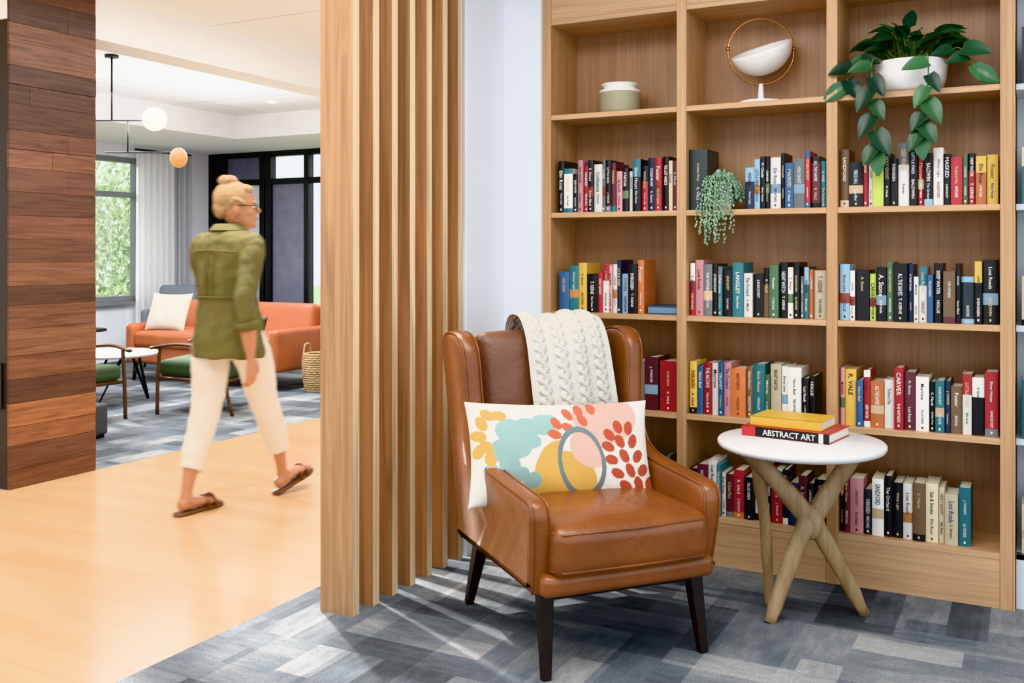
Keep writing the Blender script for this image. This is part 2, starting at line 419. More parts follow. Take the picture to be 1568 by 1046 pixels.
# ------------------------------------------------------------ books
PAL=dict(k='#1E1E22',r='#A82B33',w='#E6E3DC',b='#34608F',t='#2B7480',g='#4A6B4E',y='#DDB545',p='#D08F94',m='#64303A',n='#27324F',s='#73777B',c='#D3C5A6',o='#C9733A',l='#8DB4CC',e='#B4C64A',a='#7E6248',d='#343F42')
AUTH=['SANDFORD','C. Marsh','WHITAKER','Elin Ross','J. PARKER','HOLLIS','BALDWIN','Morrow','T. KEENE','LANGLEY','Nora Bell','CARVER','A. Stone','DELANEY','Foster','R. VALE','PIERCE HALL','M. Okada','LINDQVIST','S. Amari']
TIT=['Snow Blind','THE LAST HARBOR','Confessions','NIGHT WATCH','A Quiet Place','STORM FRONT','The Orchard','DEEP WATER','Lost Roads','THE WITNESS','Bone Lake','HOLY GHOST','Golden Prey','MASKED','River House','THE ARCHIVE','Silent Hours','LITTLE FIRES','Winter Light','EVERGREEN','The Book of Tides','A Field Guide','ALL THE NAMES','Salt & Smoke']
bk=MB(); tx=MB()
def book(x,w,z,h,yf,dep,code,lean=0,txt=True):
    c=mul(H(PAL[code]),random.uniform(.75,1.15)); light=code in'wcyelp'
    c2=H(PAL[random.choice('krwntyomlbscwk')]) if random.random()<.5 else c
    M=Matrix.Translation((x,0,z))@Matrix.Rotation(math.radians(lean),4,'Y')
    n=6; arc=[]
    for k in range(n+1):
        t=-1+2*k/n; arc.append((w/2+t*w/2,yf+.004*t*t))
    inn=[(p[0],yf+.007) for p in arc]
    rr=random.random()
    secs=[(0,h)] ; cols=[c]
    if rr<.2: secs=[(0,h*.12),(h*.12,h)]; cols=[c2,c]
    elif rr<.4: secs=[(0,h*.66),(h*.66,h)]; cols=[c,c2]
    elif rr<.5: secs=[(0,h*.10),(h*.10,h*.88),(h*.88,h)]; cols=[c2,c,c2]
    elif rr<.65: secs=[(0,h*.3),(h*.3,h*.48),(h*.48,h)]; cols=[c,mul(H(random.choice(['#B8864A','#7FA0B4','#C9B08A','#8A3A30','#5E7A58'])),random.uniform(.7,1.2)),c]
    for (a,b_),cc in zip(secs,cols):
        lo=[V((p[0],p[1],a)) for p in arc]+[V((p[0],p[1],a)) for p in reversed(inn)]
        hi=[V((p.x,p.y,b_)) for p in lo]
        bk.loft([lo,hi],True,cc,M)
    bk.bb(0,.0022,yf+.007,yf+dep,0,h,c,M); bk.bb(w-.0022,w,yf+.007,yf+dep,0,h,c,M)
    bk.bb(.0022,w-.0022,yf+.007,yf+dep-.006,.003,h-.005,H('#DED6C2'),M)
    if txt and w>.012:
        def tc_(cc):
            lum=cc[0]*.3+cc[1]*.6+cc[2]*.1
            if lum>.3: return H(random.choice(['#1B1B1F','#6C2024','#1E3A6B','#1B1B1F']))
            return H(random.choice(['#EFEAE0','#EFEAE0','#D8C48A','#D9DDE2']))
        t1,t2=random.choice(AUTH),random.choice(TIT)
        if random.random()<.5: t1,t2=t2,t1
        R=M.to_3x3(); xa=R@V((0,0,-1)); ya=R@V((1,0,0))
        f1,f2=random.uniform(.34,.62),random.uniform(.25,.45)
        th=min(w*f1,random.uniform(.009,.018)); th2=min(w*f2,.010)
        p1=random.uniform(.62,.74)
        puttext(tx,t1,M@V((w/2,yf-.0012,h*p1)),xa,ya,h*random.uniform(.3,.42),th,tc_(cols[-1]))
        if random.random()<.75: puttext(tx,t2,M@V((w/2,yf-.0012,h*.27)),xa,ya,h*random.uniform(.22,.32),th2,tc_(cols[0] if len(cols)==1 or len(cols)==2 and secs[0][1]>h*.3 else c))
        if random.random()<.5:
            tx.bb(w/2-.003,w/2+.003,yf-.0012,yf-.0006,h*.045,h*.045+.008,tc_(cols[0]),M)
def row(si,x0,x1,codes,hm=.2):
    z=SH[si]; x=x0
    ws=[random.choice([random.uniform(.014,.022),random.uniform(.022,.034),random.uniform(.034,.050)]) for _ in codes]
    sc=(x1-x0-.0016*len(codes))/sum(ws); ws=[q*sc for q in ws]
    for cde,wd in zip(codes,ws):
        h=hm+random.choice([random.uniform(-.040,-.016),random.uniform(-.012,.010),random.uniform(.004,.024)])
        book(x,wd,z+.0005,h,YF+.022+random.uniform(0,.018),random.uniform(.14,.16),cde); x+=wd+.0016
row(3,-1.812,-1.275,'kwkprkwskmpkwkrnrkcm')
book(-1.228,.075,SH[3]+.0005,.245,YF+.03,.17,'d',0); row(3,-1.0,-.69,'nlkkwkbsrmt')
row(3,-.64,-.102,'akrwekkwkrkwkrgroy',.208)
row(2,-1.812,-1.42,'btykrwpwnlko',.2)
row(2,-1.225,-.69,'rpsktktwkagkwkstoc',.202); row(2,-.64,-.102,'lwkekgknwwbkakdkk',.206)
row(1,-1.812,-1.36,'rknwyetgsm',.2); book(-1.352,.072,SH[1]+.0005,.205,YF+.03,.16,'r',0)
row(1,-1.225,-.73,'ybrwbpoatgcwwkk',.202); row(1,-.64,-.102,'pybrowrmwktnawkr',.206)
row(0,-1.812,-1.275,'kwnraskwtkmwkgsa'); row(0,-1.225,-.69,'kmwtwmrkwakrknmkk'); row(0,-.64,-.19,'kmpdwkkwaccct',.2)
for si,cd in((3,'tdkbrwa'),(2,'caknwrb'),(1,'tkwbrak'),(0,'cwskrbw'),(4,'kwr')):
    row(si,-.03,.22,cd)
bk.bb(-1.405,-1.275,YF+.03,YF+.18,SH[2]+.0005,SH[2]+.006,H('#31506E')).bb(-1.403,-1.277,YF+.032,YF+.176,SH[2]+.006,SH[2]+.03,H('#6F8CA8')).bb(-1.405,-1.275,YF+.03,YF+.18,SH[2]+.03,SH[2]+.035,H('#31506E'))
bke=empty('row_of_books')
bk.obj('books',attrmat('book_covers',.38),bke,False); tx.obj('spine_titles',attrmat('spine_print',.5),bke,False)

# ------------------------------------------------------------ shelf decor
z4=SH[4]+.0005
v=empty('ceramic_vase',(-1.56,3.965,z4))
MB().rev([(0,0),(.082,0),(.088,.01),(.088,.085),(.0885,.09)],n=48).obj('sage_body',pmat('sage_glaze','#A29C80',.5,var=.08),v)
MB().rev([(.0885,.088),(.086,.1),(.07,.108),(.068,.114),(.079,.125),(.079,.128),(.068,.126),(.062,.108),(0,.1)],n=48).obj('white_rim',pmat('white_glaze','#E9E6DF',.35),v)
g=empty('tilting_bowl_sculpture',(-.96,3.975,z4)); BR=pmat('brass','#B8864A',.25,metal=1); WG=pmat('white_ceramic','#EDEBEA',.3)
MB().rev([(0,0),(.085,0),(.088,.005),(.085,.014),(.02,.018),(.012,.03),(.009,.085)],n=40).obj('base',WG,g)
ca,sa=math.cos(math.radians(27.7)),math.sin(math.radians(27.7))
MB().tube([(ca*.132*math.cos(t*2*math.pi/48),sa*.132*math.cos(t*2*math.pi/48),.215+.132*math.sin(t*2*math.pi/48)) for t in range(48)],.004,8,closed=True).obj('ring',BR,g)
prof=[]
for k in range(15):
    t=math.pi/2*k/14; prof.append((.122*math.sin(t),-.105*math.cos(t)))
for k in range(14,-1,-1):
    t=math.pi/2*k/14; prof.append((.114*math.sin(t),-.096*math.cos(t)))
o=MB().rev(prof,n=48).obj('bowl',WG,g,loc=(0,0,.225)); o.rotation_euler=Euler((math.radians(14),math.radians(-18),math.radians(20)))
MB().sphere((ca*.132,sa*.132,.225),.009).sphere((-ca*.132,-sa*.132,.225),.009).obj('pivots',BR,g)

def leaf(mb,p,d,nrm,L,W,col,droop=.25):
    d=V(d).normalized(); nrm=V(nrm); sd=d.cross(nrm)
    if sd.length<1e-3: sd=V((1,0,0))
    sd.normalize(); nn=sd.cross(d).normalized()
    n=8; vs=[];fs=[]
    for i in range(n+1):
        t=i/n; w=W*(math.sin(math.pi*min(1,t**.62))**.8 if 0<t<1 else 0.001)
        bk_=-.12*L if 0<t<.25 else 0
        c=V(p)+d*(L*t)-nn*(droop*L*t*t)
        for s_ in(-1,-.5,0,.5,1):
            vs.append(c+sd*(w*s_*.5)+nn*(abs(s_)*w*.16)+d*(bk_*abs(s_)))
    for i in range(n):
        for j in range(4): fs.append((i*5+j,i*5+j+1,(i+1)*5+j+1,(i+1)*5+j))
    mb.add(vs,fs,col)
pp=empty('potted_pothos',(-.40,3.968,z4))
MB().rev([(0,0),(.085,0),(.112,.015),(.124,.05),(.130,.118),(.120,.118),(.114,.08),(.0,.075)],n=48).obj('pot',WG,pp)
lf=MB(); vn=MB(); GC=['#1A3E26','#26502E','#143424','#33623A','#1F472D']
for i in range(60):
    a=random.uniform(0,6.28); el=random.uniform(.45,1.45); L=random.uniform(.065,.10); R_=random.uniform(.05,.14)
    o=V((math.cos(a)*.05,math.sin(a)*.03,.1)); tip=o+V((math.cos(a)*math.cos(el)*R_*.9,math.sin(a)*math.cos(el)*R_*.6,.02+math.sin(el)*R_))
    vn.tube([o,(o+tip)/2+V((0,0,.01)),tip],.002,5)
    leaf(lf,tip,(math.cos(a)*1.1,math.sin(a)*.4-.25,random.uniform(-.1,.7)),(random.uniform(-.3,.3),-.6,.8),L,L*.58,mul(H(random.choice(GC)),random.uniform(.6,1.3)),.35)
vines=[[(-.08,-.08,.11),(-.115,-.135,.12),(-.115,-.17,.03),(-.11,-.168,-.09),(-.10,-.166,-.22)],
       [(.05,-.09,.11),(.07,-.14,.12),(.075,-.17,.02),(.06,-.168,-.09),(.05,-.166,-.17)],
       [(-.1,-.03,.11),(-.15,-.08,.135),(-.19,-.10,.10),(-.22,-.115,.03)],
       [(.1,-.03,.11),(.16,-.06,.15),(.2,-.08,.11),(.225,-.1,.06)]]
for vi_,vi in enumerate(vines):
    P=cr(vi,5); vn.tube(P,.0025,6); st_=7 if vi_<2 else 4
    for n_,k in enumerate(range(st_,len(P),2 if vi_<2 else 3)):
        sg=1 if n_%2 else -1; L=random.uniform(.075,.115)
        leaf(lf,P[k],(sg*.5,-.3,-.75 if P[k].z<.08 else -.1),(sg*.2,-.9,.35),L,L*.66,mul(H(random.choice(GC)),random.uniform(.9,1.5)),.2)
    leaf(lf,P[-1],(.1,-.1,-1) if vi_<2 else (.9*(1 if vi_==3 else -1),-.1,-.6),(0,-1,.2),.095,.062,mul(H('#2C5C36'),1.3),.1)
lf.obj('leaves',attrmat('pothos_leaf',.35),pp); vn.obj('stems',pmat('stem','#55783A',.6),pp)
sp=empty('hanging_succulent',(-1.105,3.92,SH[3]+.0005))
MB().rev([(0,0),(.035,0),(.048,.03),(.052,.1),(.046,.1),(.04,.06),(0,.06)],n=32).obj('pot',WG,sp)
lf=MB()
for i in range(300):
    a=random.uniform(0,6.28); R_=random.uniform(.01,.085); top=random.uniform(.11,.17)-R_*.5
    front=math.sin(a)<-.1
    dr=random.uniform(-.14,-.02) if (front and R_>.05 and i%2) else random.uniform(.02,.09)
    x,y=math.cos(a)*R_,math.sin(a)*R_*.95
    if front and dr<0.0: y=min(y,-.078); x*=.6 if i%3 else 1
    P=cr([(x*.3,y*.3,.1),(x*.8,y*.8,top),(x,y,(top+dr)/2),(x*1.03,y,dr)],6)
    for k,pz in enumerate(P):
        if pz.z<.005 and pz.y>-.075: continue
        lf.sphere(pz+V((random.uniform(-.004,.004),random.uniform(-.003,.003),0)),(.0043,.0043,.0055),6,4,mul(mixc(H('#6B9A7A'),H('#A8C6A6'),random.random()),random.uniform(.65,1.05)))
lf.obj('strands',attrmat('succulent',.55),sp)

# ------------------------------------------------------------ armchair
ch=empty('wingback_armchair',(-1.336,3.018,0),49.9)
out=[(-.315,.25),(-.325,.255),(-.345,.35),(-.358,.44),(-.358,.49),(-.335,.522),(-.26,.532),(-.1,.542),(.03,.558),(.105,.60),(.145,.69),(.158,.79),(.165,.88),(.185,.935),(.235,.968),(.32,.973),(.375,.955),(.40,.91),(.385,.8),(.36,.6),(.335,.4),(.315,.26),(.305,.25)]
P=cr([(y,z,0) for y,z in out],4)
P=[V((p.x,p.y)) for p in P]
N=len(P); nr=[]
for i in range(N):
    t=(P[(i+1)%N]-P[i-1]).normalized(); nr.append(V((t.y,-t.x)))
area_=sum(P[i-1].x*P[i].y-P[i].x*P[i-1].y for i in range(N)); sgn=-1 if area_>0 else 1
for sd in(-1,1):
    mb=MB(); rings=[]; T=.07; rr=.03
    def pt(i,x,inset):
        p=P[i]-nr[i]*inset*(-sgn); z=p.y
        return V((sd*(.278+(z-.25)*.055)+x,p.x,z))
    for k in range(13):
        th=-math.pi/2+math.pi*k/12
        x=(T/2-rr)*(1 if th>0 else(-1 if th<0 else 0))+rr*math.sin(th); rings.append([pt(i,x,rr*(1-math.cos(th))) for i in range(N)])
    mb.loft(rings); mb.obj('wing_arm',LEATHER,ch)
    pp_=MB()
    for xo in(-1,1):
        pp_.tube([pt(i,xo*(T/2-.008),.006) for i in range(2,N-2)],.004,6)
    pp_.obj('piping',LEATHER,ch)
MB().cushion((0,.272,.675),(.256,.062,.29),.045,(0,.02,.006),Rx(-11)).obj('back_cushion',LEATHERB,ch)
MB().cushion((0,.345,.59),(.265,.03,.345),.02,(0,0,0),Rx(-7)).obj('back_shell',LEATHER,ch)
MB().cushion((0,-.095,.377),(.262,.295,.072),.035,(.004,.012,.022)).obj('seat_cushion',LEATHER,ch)
pp_=MB()
for zz in(.322,.432):
    pts=[(-.255,.1,zz),(-.258,-.36,zz),(-.235,-.388,zz),(0,-.398,zz),(.235,-.388,zz),(.258,-.36,zz),(.255,.1,zz)]; pp_.tube(pts,.004,6)
pp_.obj('cushion_piping',LEATHER,ch)
MB().cushion((0,-.025,.278),(.292,.345,.034),.022,(0,.01,0)).obj('front_rail',LEATHER,ch)
q=MB().bb(-.27,.27,-.315,.30,.222,.247)
q.obj('wood_frame',DARKW,ch,False,.003)
q=MB()
for x,y0,y1 in((-.255,-.295,-.335),(.255,-.295,-.335),(-.25,.25,.345),(.25,.25,.345)):
    q.tube([(x,y0,.245),(x*1.05,y1,0.001)],[.032,.019],4,up=(1,0,0))
q.obj('legs',DARKW,ch,False,.003)
# throw blanket
path=cr([(a,b_,0) for a,b_ in [(.455,.60),(.46,.76),(.455,.90),(.425,.985),(.36,1.01),(.28,.995),(.215,.92),(.172,.80),(.150,.70),(.145,.64)]],8)
L=[0]
for i in range(1,len(path)): L.append(L[-1]+(path[i]-path[i-1]).length)
nt_,nu=460,190; vs=[];fs=[]
def knit(x,s):
    for cx,ph in((.05,0),(.125,1.2),(.2,2.1),(.275,.6)):
        dx=x-cx
        if abs(dx)<.026:
            best=0
            for q_ in range(2):
                a=2*math.pi*s/.075+ph+q_*math.pi
                xo=.0125*math.sin(a); k=1-((dx-xo)/.0125)**2
                if k>0: best=max(best,math.sqrt(k)*(.55+.45*math.cos(a)*.5+.2))
            return best*.014+.0015*math.sin(s*2*math.pi/.008+dx*260)
    return .003*abs(math.sin(math.pi*x/.009))*abs(math.sin(math.pi*s/.008))
Wt=.325
for j in range(nt_+1):
    s_=L[-1]*j/nt_; i=0
    while i<len(L)-2 and L[i+1]<s_: i+=1
    t=(s_-L[i])/(L[i+1]-L[i]); p=path[i].lerp(path[i+1],t); tg=(path[i+1]-path[i]).normalized()
    nn=V((-tg.y,tg.x)) if (V((-tg.y,tg.x)).dot(V((p.x-.33,p.y-.8)))>0) else V((tg.y,-tg.x))
    for k in range(nu+1):
        x=Wt*k/nu; hh=knit(x,s_)+.006+.008*math.sin(x*24+s_*5)
        X=-.09+x+.012*math.sin(s_*6)+ .02*max(0,(s_-.5))
        vs.append((X,p.x+nn.x*hh,p.y+nn.y*hh))
for j in range(nt_):
    for k in range(nu): a=j*(nu+1)+k; fs.append((a,a+1,a+nu+2,a+nu+1))
MB().add(vs,fs).obj('knit',pmat('cream_wool','#CDC8BF',.95,bump=.5,bscale=500,sheen=.1),empty('knitted_throw',(-1.336,3.018,0),49.9))
# lumbar pillow
def pillow(name,loc,rot,W,Hh,T,colfn,nx=90,ny=60,mat=None):
    vs=[];fs=[];cols=[]
    for side in(1,-1):
        o=len(vs)
        for j in range(ny+1):
            v_=-1+2*j/ny
            for i in range(nx+1):
                u=-1+2*i/nx
                x=W/2*u*(1-.05*(1-v_*v_)); y=Hh/2*v_*(1-.08*(1-u*u))
                t=T/2*max(0,(1-abs(u)**2.6))**.55*max(0,(1-abs(v_)**2.4))**.55
                t+=.004*math.sin(u*9+v_*4)*(1-u*u)*(1-v_*v_)
                vs.append(V((x,-side*t,y))); cols.append(colfn(u,v_) if side==1 else colfn(9,9))
        for j in range(ny):
            for i in range(nx):
                a=o+j*(nx+1)+i; q=(a,a+1,a+nx+2,a+nx+1); fs.append(q if side==1 else q[::-1])
    e=empty(name,loc); e.rotation_euler=rot
    MB().add(vs,fs).obj('cover',mat,e,vcols=cols); return e
CW,TE,YE,OR,PI,TC,RG=H('#DAD5CC'),H('#86A6A2'),H('#D0A347'),H('#C2603C'),H('#E3B7A6'),H('#AE4A31'),H('#6C797B')
def ell(x,y,cx,cy,rx,ry,a=0):
    a=math.radians(a); dx,dy=x-cx,y-cy; X=dx*math.cos(a)+dy*math.sin(a); Y=-dx*math.sin(a)+dy*math.cos(a)
    return (X/rx)**2+(Y/ry)**2
def pcol(u,v_):
    if u>2: return CW
    x=858+140*u; y=695-75*v_
    e=ell(x,y,882,714,34,50,-8)
    if .80<e<1.2: return RG
    if e<.80:
        if ell(x,y,896,694,34,28,35)<1: return PI
        return YE if ell(x,y,855,742,50,44,20)<1 else CW
    for cx,cy,a in((846,655,60),(866,640,60),(842,672,20),(864,662,30),(884,634,80),(904,630,80),(888,650,60)):
        if ell(x,y,cx,cy,11,7,a)<1: return OR
    for cx,cy,a in((929,674,50),(944,662,70),(962,664,100),(926,692,20),(946,684,60),(968,684,110),(930,712,10),(952,706,60),(975,706,130),(938,732,20),(960,727,70),(982,726,140),(950,750,30),(972,746,80),(992,744,130)):
        if ell(x,y,cx,cy,11,7.5,a)<1: return TC
    for cx,cy,a in((735,654,70),(729,672,10),(739,688,40),(744,706,70),(728,694,120),(762,642,0),(746,641,30)):
        if ell(x,y,cx,cy,11,8,a)<1: return YE
    for cx,cy,r in((775,665,22),(800,662,20),(826,656,20),(838,650,12),(762,694,20),(786,690,20),(772,716,16),(788,730,13),(808,682,13),(806,740,14),(745,722,11)):
        if ell(x,y,cx,cy,r,r*.85)<1: return TE
    if ell(x,y,845,735,38,54,8)<1: return YE
    if ell(x,y,925,648,52,40,0)<1: return PI
    return CW
pillow('lumbar_pillow',(-1.390,2.995,.580),Euler((math.radians(-20),math.radians(1.5),math.radians(41)),'XYZ'),.64,.345,.14,pcol,260,140,attrmat('pillow_print',.9,bump=.4,bscale=350))

# ------------------------------------------------------------ side table
tb=empty('round_side_table',(-.70,3.46,0)); tb.scale=(1,1,1.045)
MB().rev([(0,.549),(.255,.549),(.274,.556),(.279,.564),(.279,.572),(.275,.577),(0,.577)],n=80).obj('top',pmat('white_top','#E2E2E2',.35),tb,True)
TW=woodmat('table_wood','#917650','#B0936B',2,22)
q=MB()
q.tube(cr([(-.165,-.085,.55),(-.06,-.035,.43),(.015,.005,.335),(.055,.03,.28),(.12,.065,.16),(.195,.11,0)],4),[(.030,.016),(.030,.017),(.034,.020),(.038,.024),(.030,.018),(.026,.016),(.019,.013)],12,up=(0,0,1))
q.tube(cr([(.175,.09,.55),(.10,.06,.43),(.045,.022,.335),(.01,-.01,.28),(-.045,-.065,.12),(-.08,-.11,0)],4),[(.030,.016),(.030,.017),(.034,.020),(.038,.024),(.030,.018),(.026,.016),(.021,.015)],12,up=(0,0,1))
q.tube(cr([(-.14,-.06,.55),(-.125,-.04,.4),(-.115,-.02,.28),(-.115,.01,.14),(-.115,.04,0)],4),[(.024,.018),(.020,.016),(.018,.015)],12)
q.sphere((.033,.015,.31),(.040,.030,.06))
q.obj('legs',TW,tb)
MB().bb(-.17,.17,-.02,.02,.532,.55).bb(-.02,.02,-.17,.17,.532,.55).obj('brace',TW,tb,False,.003)
def flatbook(name,loc,rz,L_,D,T,cov,spine,title=None):
    e=empty(name,loc,rz); q=MB(); q.bb(-L_/2,L_/2,-D/2,D/2,0,.003,cov).bb(-L_/2,L_/2,-D/2,D/2,T-.003,T,cov).bb(-L_/2,L_/2,-D/2,-D/2+.004,0,T,spine)
    q.bb(-L_/2+.003,L_/2-.003,-D/2+.004,D/2-.004,.003,T-.003,H('#E8E2D4')); q.obj('book',attrmat(name+'_cover',.4),e,False,.0008)
    if title:
        t=MB(); puttext(t,title,(0.015,-D/2-.0009,T/2),V((1,0,0)),V((0,0,1)),L_*.6,T*.6,H('#F2F0EC')); t.bb(-L_/2,-L_/2+.05,-D/2-.0006,-D/2,.001,T-.001,H('#B82C2A')); t.bb(L_/2-.035,L_/2-.02,-D/2-.0006,-D/2,.001,T-.001,H('#E7E2D8')); t.obj('title',attrmat('title_ink',.5),e,False)
flatbook('art_book',(-.735,3.545,.6035),-9,.31,.21,.034,H('#B93A35'),H('#17171A'),'ABSTRACT ART')
flatbook('yellow_book',(-.745,3.555,.638),-7,.25,.17,.032,H('#D9AC22'),H('#D9AC22'))

# ------------------------------------------------------------ lounge furniture
SOF=pmat('orange_leather','#AE6036',.4,var=.08,bump=.05)
so=empty('leather_sofa',(-6.85,7.18,0))
q=MB().cushion((0,.02,.26),(.93,.40,.09),.03)
for x in(-.43,.43): q.cushion((x,-.05,.40),(.42,.36,.075),.04,(0,0,.02))
for x in(-.43,.43): q.cushion((x,.28,.56),(.42,.10,.19),.05,(0,.02,.0),Rx(-10))
q.obj('cushions',SOF,so)
q=MB()
for x in(-.90,.90): q.cushion((x,0,.36),(.055,.42,.19),.04)
q.cushion((0,.37,.48),(.92,.05,.25),.04); q.obj('frame',SOF,so)
q=MB()
for x in(-.85,.85):
    for y in(-.37,.37): q.tube([(x,y,.18),(x*1.02,y*1.03,0)],[.025,.014],8)
q.obj('legs',DARKW,so)
pillow('sofa_pillow',(-7.42,6.96,.665),Euler((math.radians(-22),0,math.radians(8))),.46,.38,.14,lambda u,v_:H('#D4CDC2'),30,30,attrmat('sofa_pillow_fabric',.9,bump=.4,bscale=90))
WOOD=pmat('walnut_frame','#5C3A22',.4,var=.15); GF=pmat('green_fabric','#44563C',.9,var=.1)
def lounge(name,loc,rz):
    e=empty(name,loc,rz); q=MB()
    for sx in(-1,1):
        q.tube(cr([(sx*.30,-.27,0),(sx*.29,-.27,.3),(sx*.29,-.25,.52)],3),[.014]*7,8)
        q.tube(cr([(sx*.29,.34,0),(sx*.28,.28,.3),(sx*.28,.36,.72)],3),[.014]*7,8)
        q.tube(cr([(sx*.30,-.32,.51),(sx*.31,-.1,.54),(sx*.31,.15,.52),(sx*.29,.33,.50)],4),[(.012,.024)]*13,10)
        q.tube([(sx*.29,-.27,.28),(sx*.28,.3,.25)],.014,8)
    q.tube([(-.29,-.27,.28),(.29,-.27,.28)],.014,8); q.tube([(-.28,.29,.26),(.28,.29,.26)],.014,8); q.tube([(-.28,.36,.70),(.28,.36,.70)],.016,8)
    q.obj('frame',WOOD,e)
    MB().cushion((0,-.0,.34),(.26,.29,.055),.035,(0,0,.015),Rx(-3)).cushion((0,.29,.56),(.255,.05,.17),.035,(0,.015,0),Rx(-14)).obj('cushions',GF,e)
lounge('lounge_chair',(-5.77,5.82,0),-72); lounge('lounge_chair.001',(-6.28,4.92,0),85)
ct=empty('coffee_table',(-6.80,5.75,0))
MB().rev([(0,.385),(.37,.385),(.385,.395),(.385,.405),(.38,.41),(0,.41)],n=64).obj('top',pmat('white_tabletop','#E4E3E1',.3),ct)
q=MB()
for k in range(3):
    a=math.radians(20+120*k); b_=math.radians(60+120*k)
    q.tube([(.25*math.cos(a),.25*math.sin(a),.386),(.3*math.cos(b_),.3*math.sin(b_),0),(.25*math.cos(b_+.7),.25*math.sin(b_+.7),.386)],.013,8)
q.obj('legs',BLACK,ct)
st=empty('dark_side_table',(-7.9,6.35,0)); MB().rev([(0,.5),(.22,.5),(.22,.52),(0,.52)],n=32).obj('top',BLACK,st); MB().rev([(.19,0),(.19,.02),(.1,.03),(.09,.5)],n=24).obj('base',BLACK,st)
bx=empty('grey_ottoman',(-5.66,4.42,0),10); MB().cushion((0,0,.125),(.19,.19,.105),.02).obj('seat',pmat('charcoal_fabric','#4A4D50',.9),bx); MB().bb(-.17,.17,-.17,.17,.001,.03).obj('plinth',BLACK,bx,False)
bs=empty('wicker_basket',(-5.67,7.04,0)); q=MB()
for k in range(17):
    z=.01+k*.02; r_=.10+.025*math.sin(k/17*2.6)
    q.tube([((r_+.004*math.sin(t*math.pi*.8+k*math.pi))*math.cos(t*2*math.pi/40),(r_+.004*math.sin(t*math.pi*.8+k*math.pi))*math.sin(t*2*math.pi/40),z) for t in range(40)],.011,6,closed=True)
for sx in(-1,1): q.tube(cr([(sx*.11,-.05,.33),(sx*.11,-.03,.41),(sx*.11,.03,.41),(sx*.11,.05,.33)],5),.008,6)
q.rev([(0,.002),(.1,.002),(.1,.012),(0,.012)],n=24)
q.obj('weave',pmat('wicker','#B79A6E',.8,var=.3,vscale=40),bs)
gc=empty('grey_lounge_chair',(-8.35,8.0,0),30); GM=pmat('grey_fabric','#6C7580',.8)
MB().cushion((0,0,.40),(.32,.30,.07),.04).cushion((0,.28,.65),(.32,.06,.22),.05,(0,.01,0),Rx(-12)).cushion((-.31,0,.5),(.04,.28,.12),.03).cushion((.31,0,.5),(.04,.28,.12),.03).obj('upholstery',GM,gc)
q=MB()
for x in(-.26,.26):
    for y in(-.24,.24): q.tube([(x,y,.34),(x*1.15,y*1.2,0)],.014,8)
q.obj('legs',BLACK,gc)
# pendant
pe=empty('globe_pendant_light',(-6.09,5.16,0)); rd=V((.885,.465,0))
q=MB(); q.tube([(0,0,2.72),(0,0,2.23)],.007,8); q.tube([rd*-.6+V((0,0,2.23)),rd*.24+V((0,0,2.23))],.006,8); q.rev([(0,2.70),(.05,2.70),(.05,2.719)],n=20)
q.tube([rd*.12+V((0,0,2.23)),rd*.12+V((0,0,1.99))],.005,8); q.tube([rd*-.05+V((0,0,1.99)),rd*.45+V((0,0,1.99))],.005,8); q.tube([rd*-.45+V((0,0,2.23)),rd*-.45+V((0,0,2.05))],.005,8)
q.obj('rods',BLACK,pe)
MB().sphere(rd*.32+V((0,0,2.24)),.088,28,18).obj('globe',pmat('opal_glow',(1,.93,.80,1),.4,emit=6),pe)
MB().sphere(rd*-.45+V((0,0,1.98)),.088,28,18).obj('globe_b',pmat('opal_glow2',(1,.93,.80,1),.4,emit=6),pe)
MB().sphere(rd*.50+V((0,0,1.95)),(.065,.065,.075),28,18).obj('amber_globe',pmat('amber_shade','#D79A4C',.4,emit=.35),pe)

# ------------------------------------------------------------ woman
wo=empty('walking_woman',(-3.49,3.65,0))
ctex=bpy.data.textures.new('folds','CLOUDS'); ctex.noise_scale=.09; ctex.noise_depth=2
def remesh(o,vox,sm=4,disp=0):
    r=o.modifiers.new('rm','REMESH'); r.mode='VOXEL'; r.voxel_size=vox; r.use_smooth_shade=True
    s_=o.modifiers.new('sm','SMOOTH'); s_.factor=.5; s_.iterations=sm
    if disp:
        d_=o.modifiers.new('folds','DISPLACE'); d_.texture=ctex; d_.strength=disp; d_.mid_level=.5; d_.texture_coords='LOCAL'
def ering(c,rx,ry,n=24,R=None,z=0):
    c=V(c); o=[]
    for k in range(n):
        t=2*math.pi*k/n; p=V((rx*math.cos(t),ry*math.sin(t),0))
        if R: p=R@p
        o.append(c+p)
    return o
SKIN=pmat('skin','#B57C5A',.5,var=.05); SHIRT=pmat('olive_shirt','#645E30',.8,bump=.4,bscale=14,var=.18,vscale=9,ms=(1,1,.5)); PANT=pmat('cream_pants','#D9D0C3',.85,bump=.25,bscale=8)
q=MB()
tor=[(.735,.196,.146,0),(.80,.196,.147,0),(.90,.184,.136,0),(1.0,.166,.122,.0),(1.08,.162,.116,.0),(1.18,.175,.120,.0),(1.25,.185,.112,-.005),(1.30,.180,.098,-.008),(1.33,.148,.082,-.005),(1.352,.095,.066,.0),(1.368,.062,.055,.005)]
q.loft([ering((0,a[3],a[0]),a[1],a[2],32) for a in tor])
ar=[.052,.058,.060,.058,.056,.054,.052,.050,.048,.047,.047,.048,.048,.048,.049,.050]
q.tube(cr([(.135,-.0,1.30),(.182,-.025,1.26),(.205,-.075,1.16),(.222,-.125,1.03),(.23,-.125,.96),(.232,-.115,.895)],3),ar,14)
q.tube(cr([(-.135,-.0,1.30),(-.182,.0,1.26),(-.205,.04,1.16),(-.215,.08,1.03),(-.21,.14,.96),(-.205,.18,.91)],3),ar,14)
o=q.obj('shirt',SHIRT,wo); remesh(o,.009,3,.030)
q=MB()  # cuffs, collar
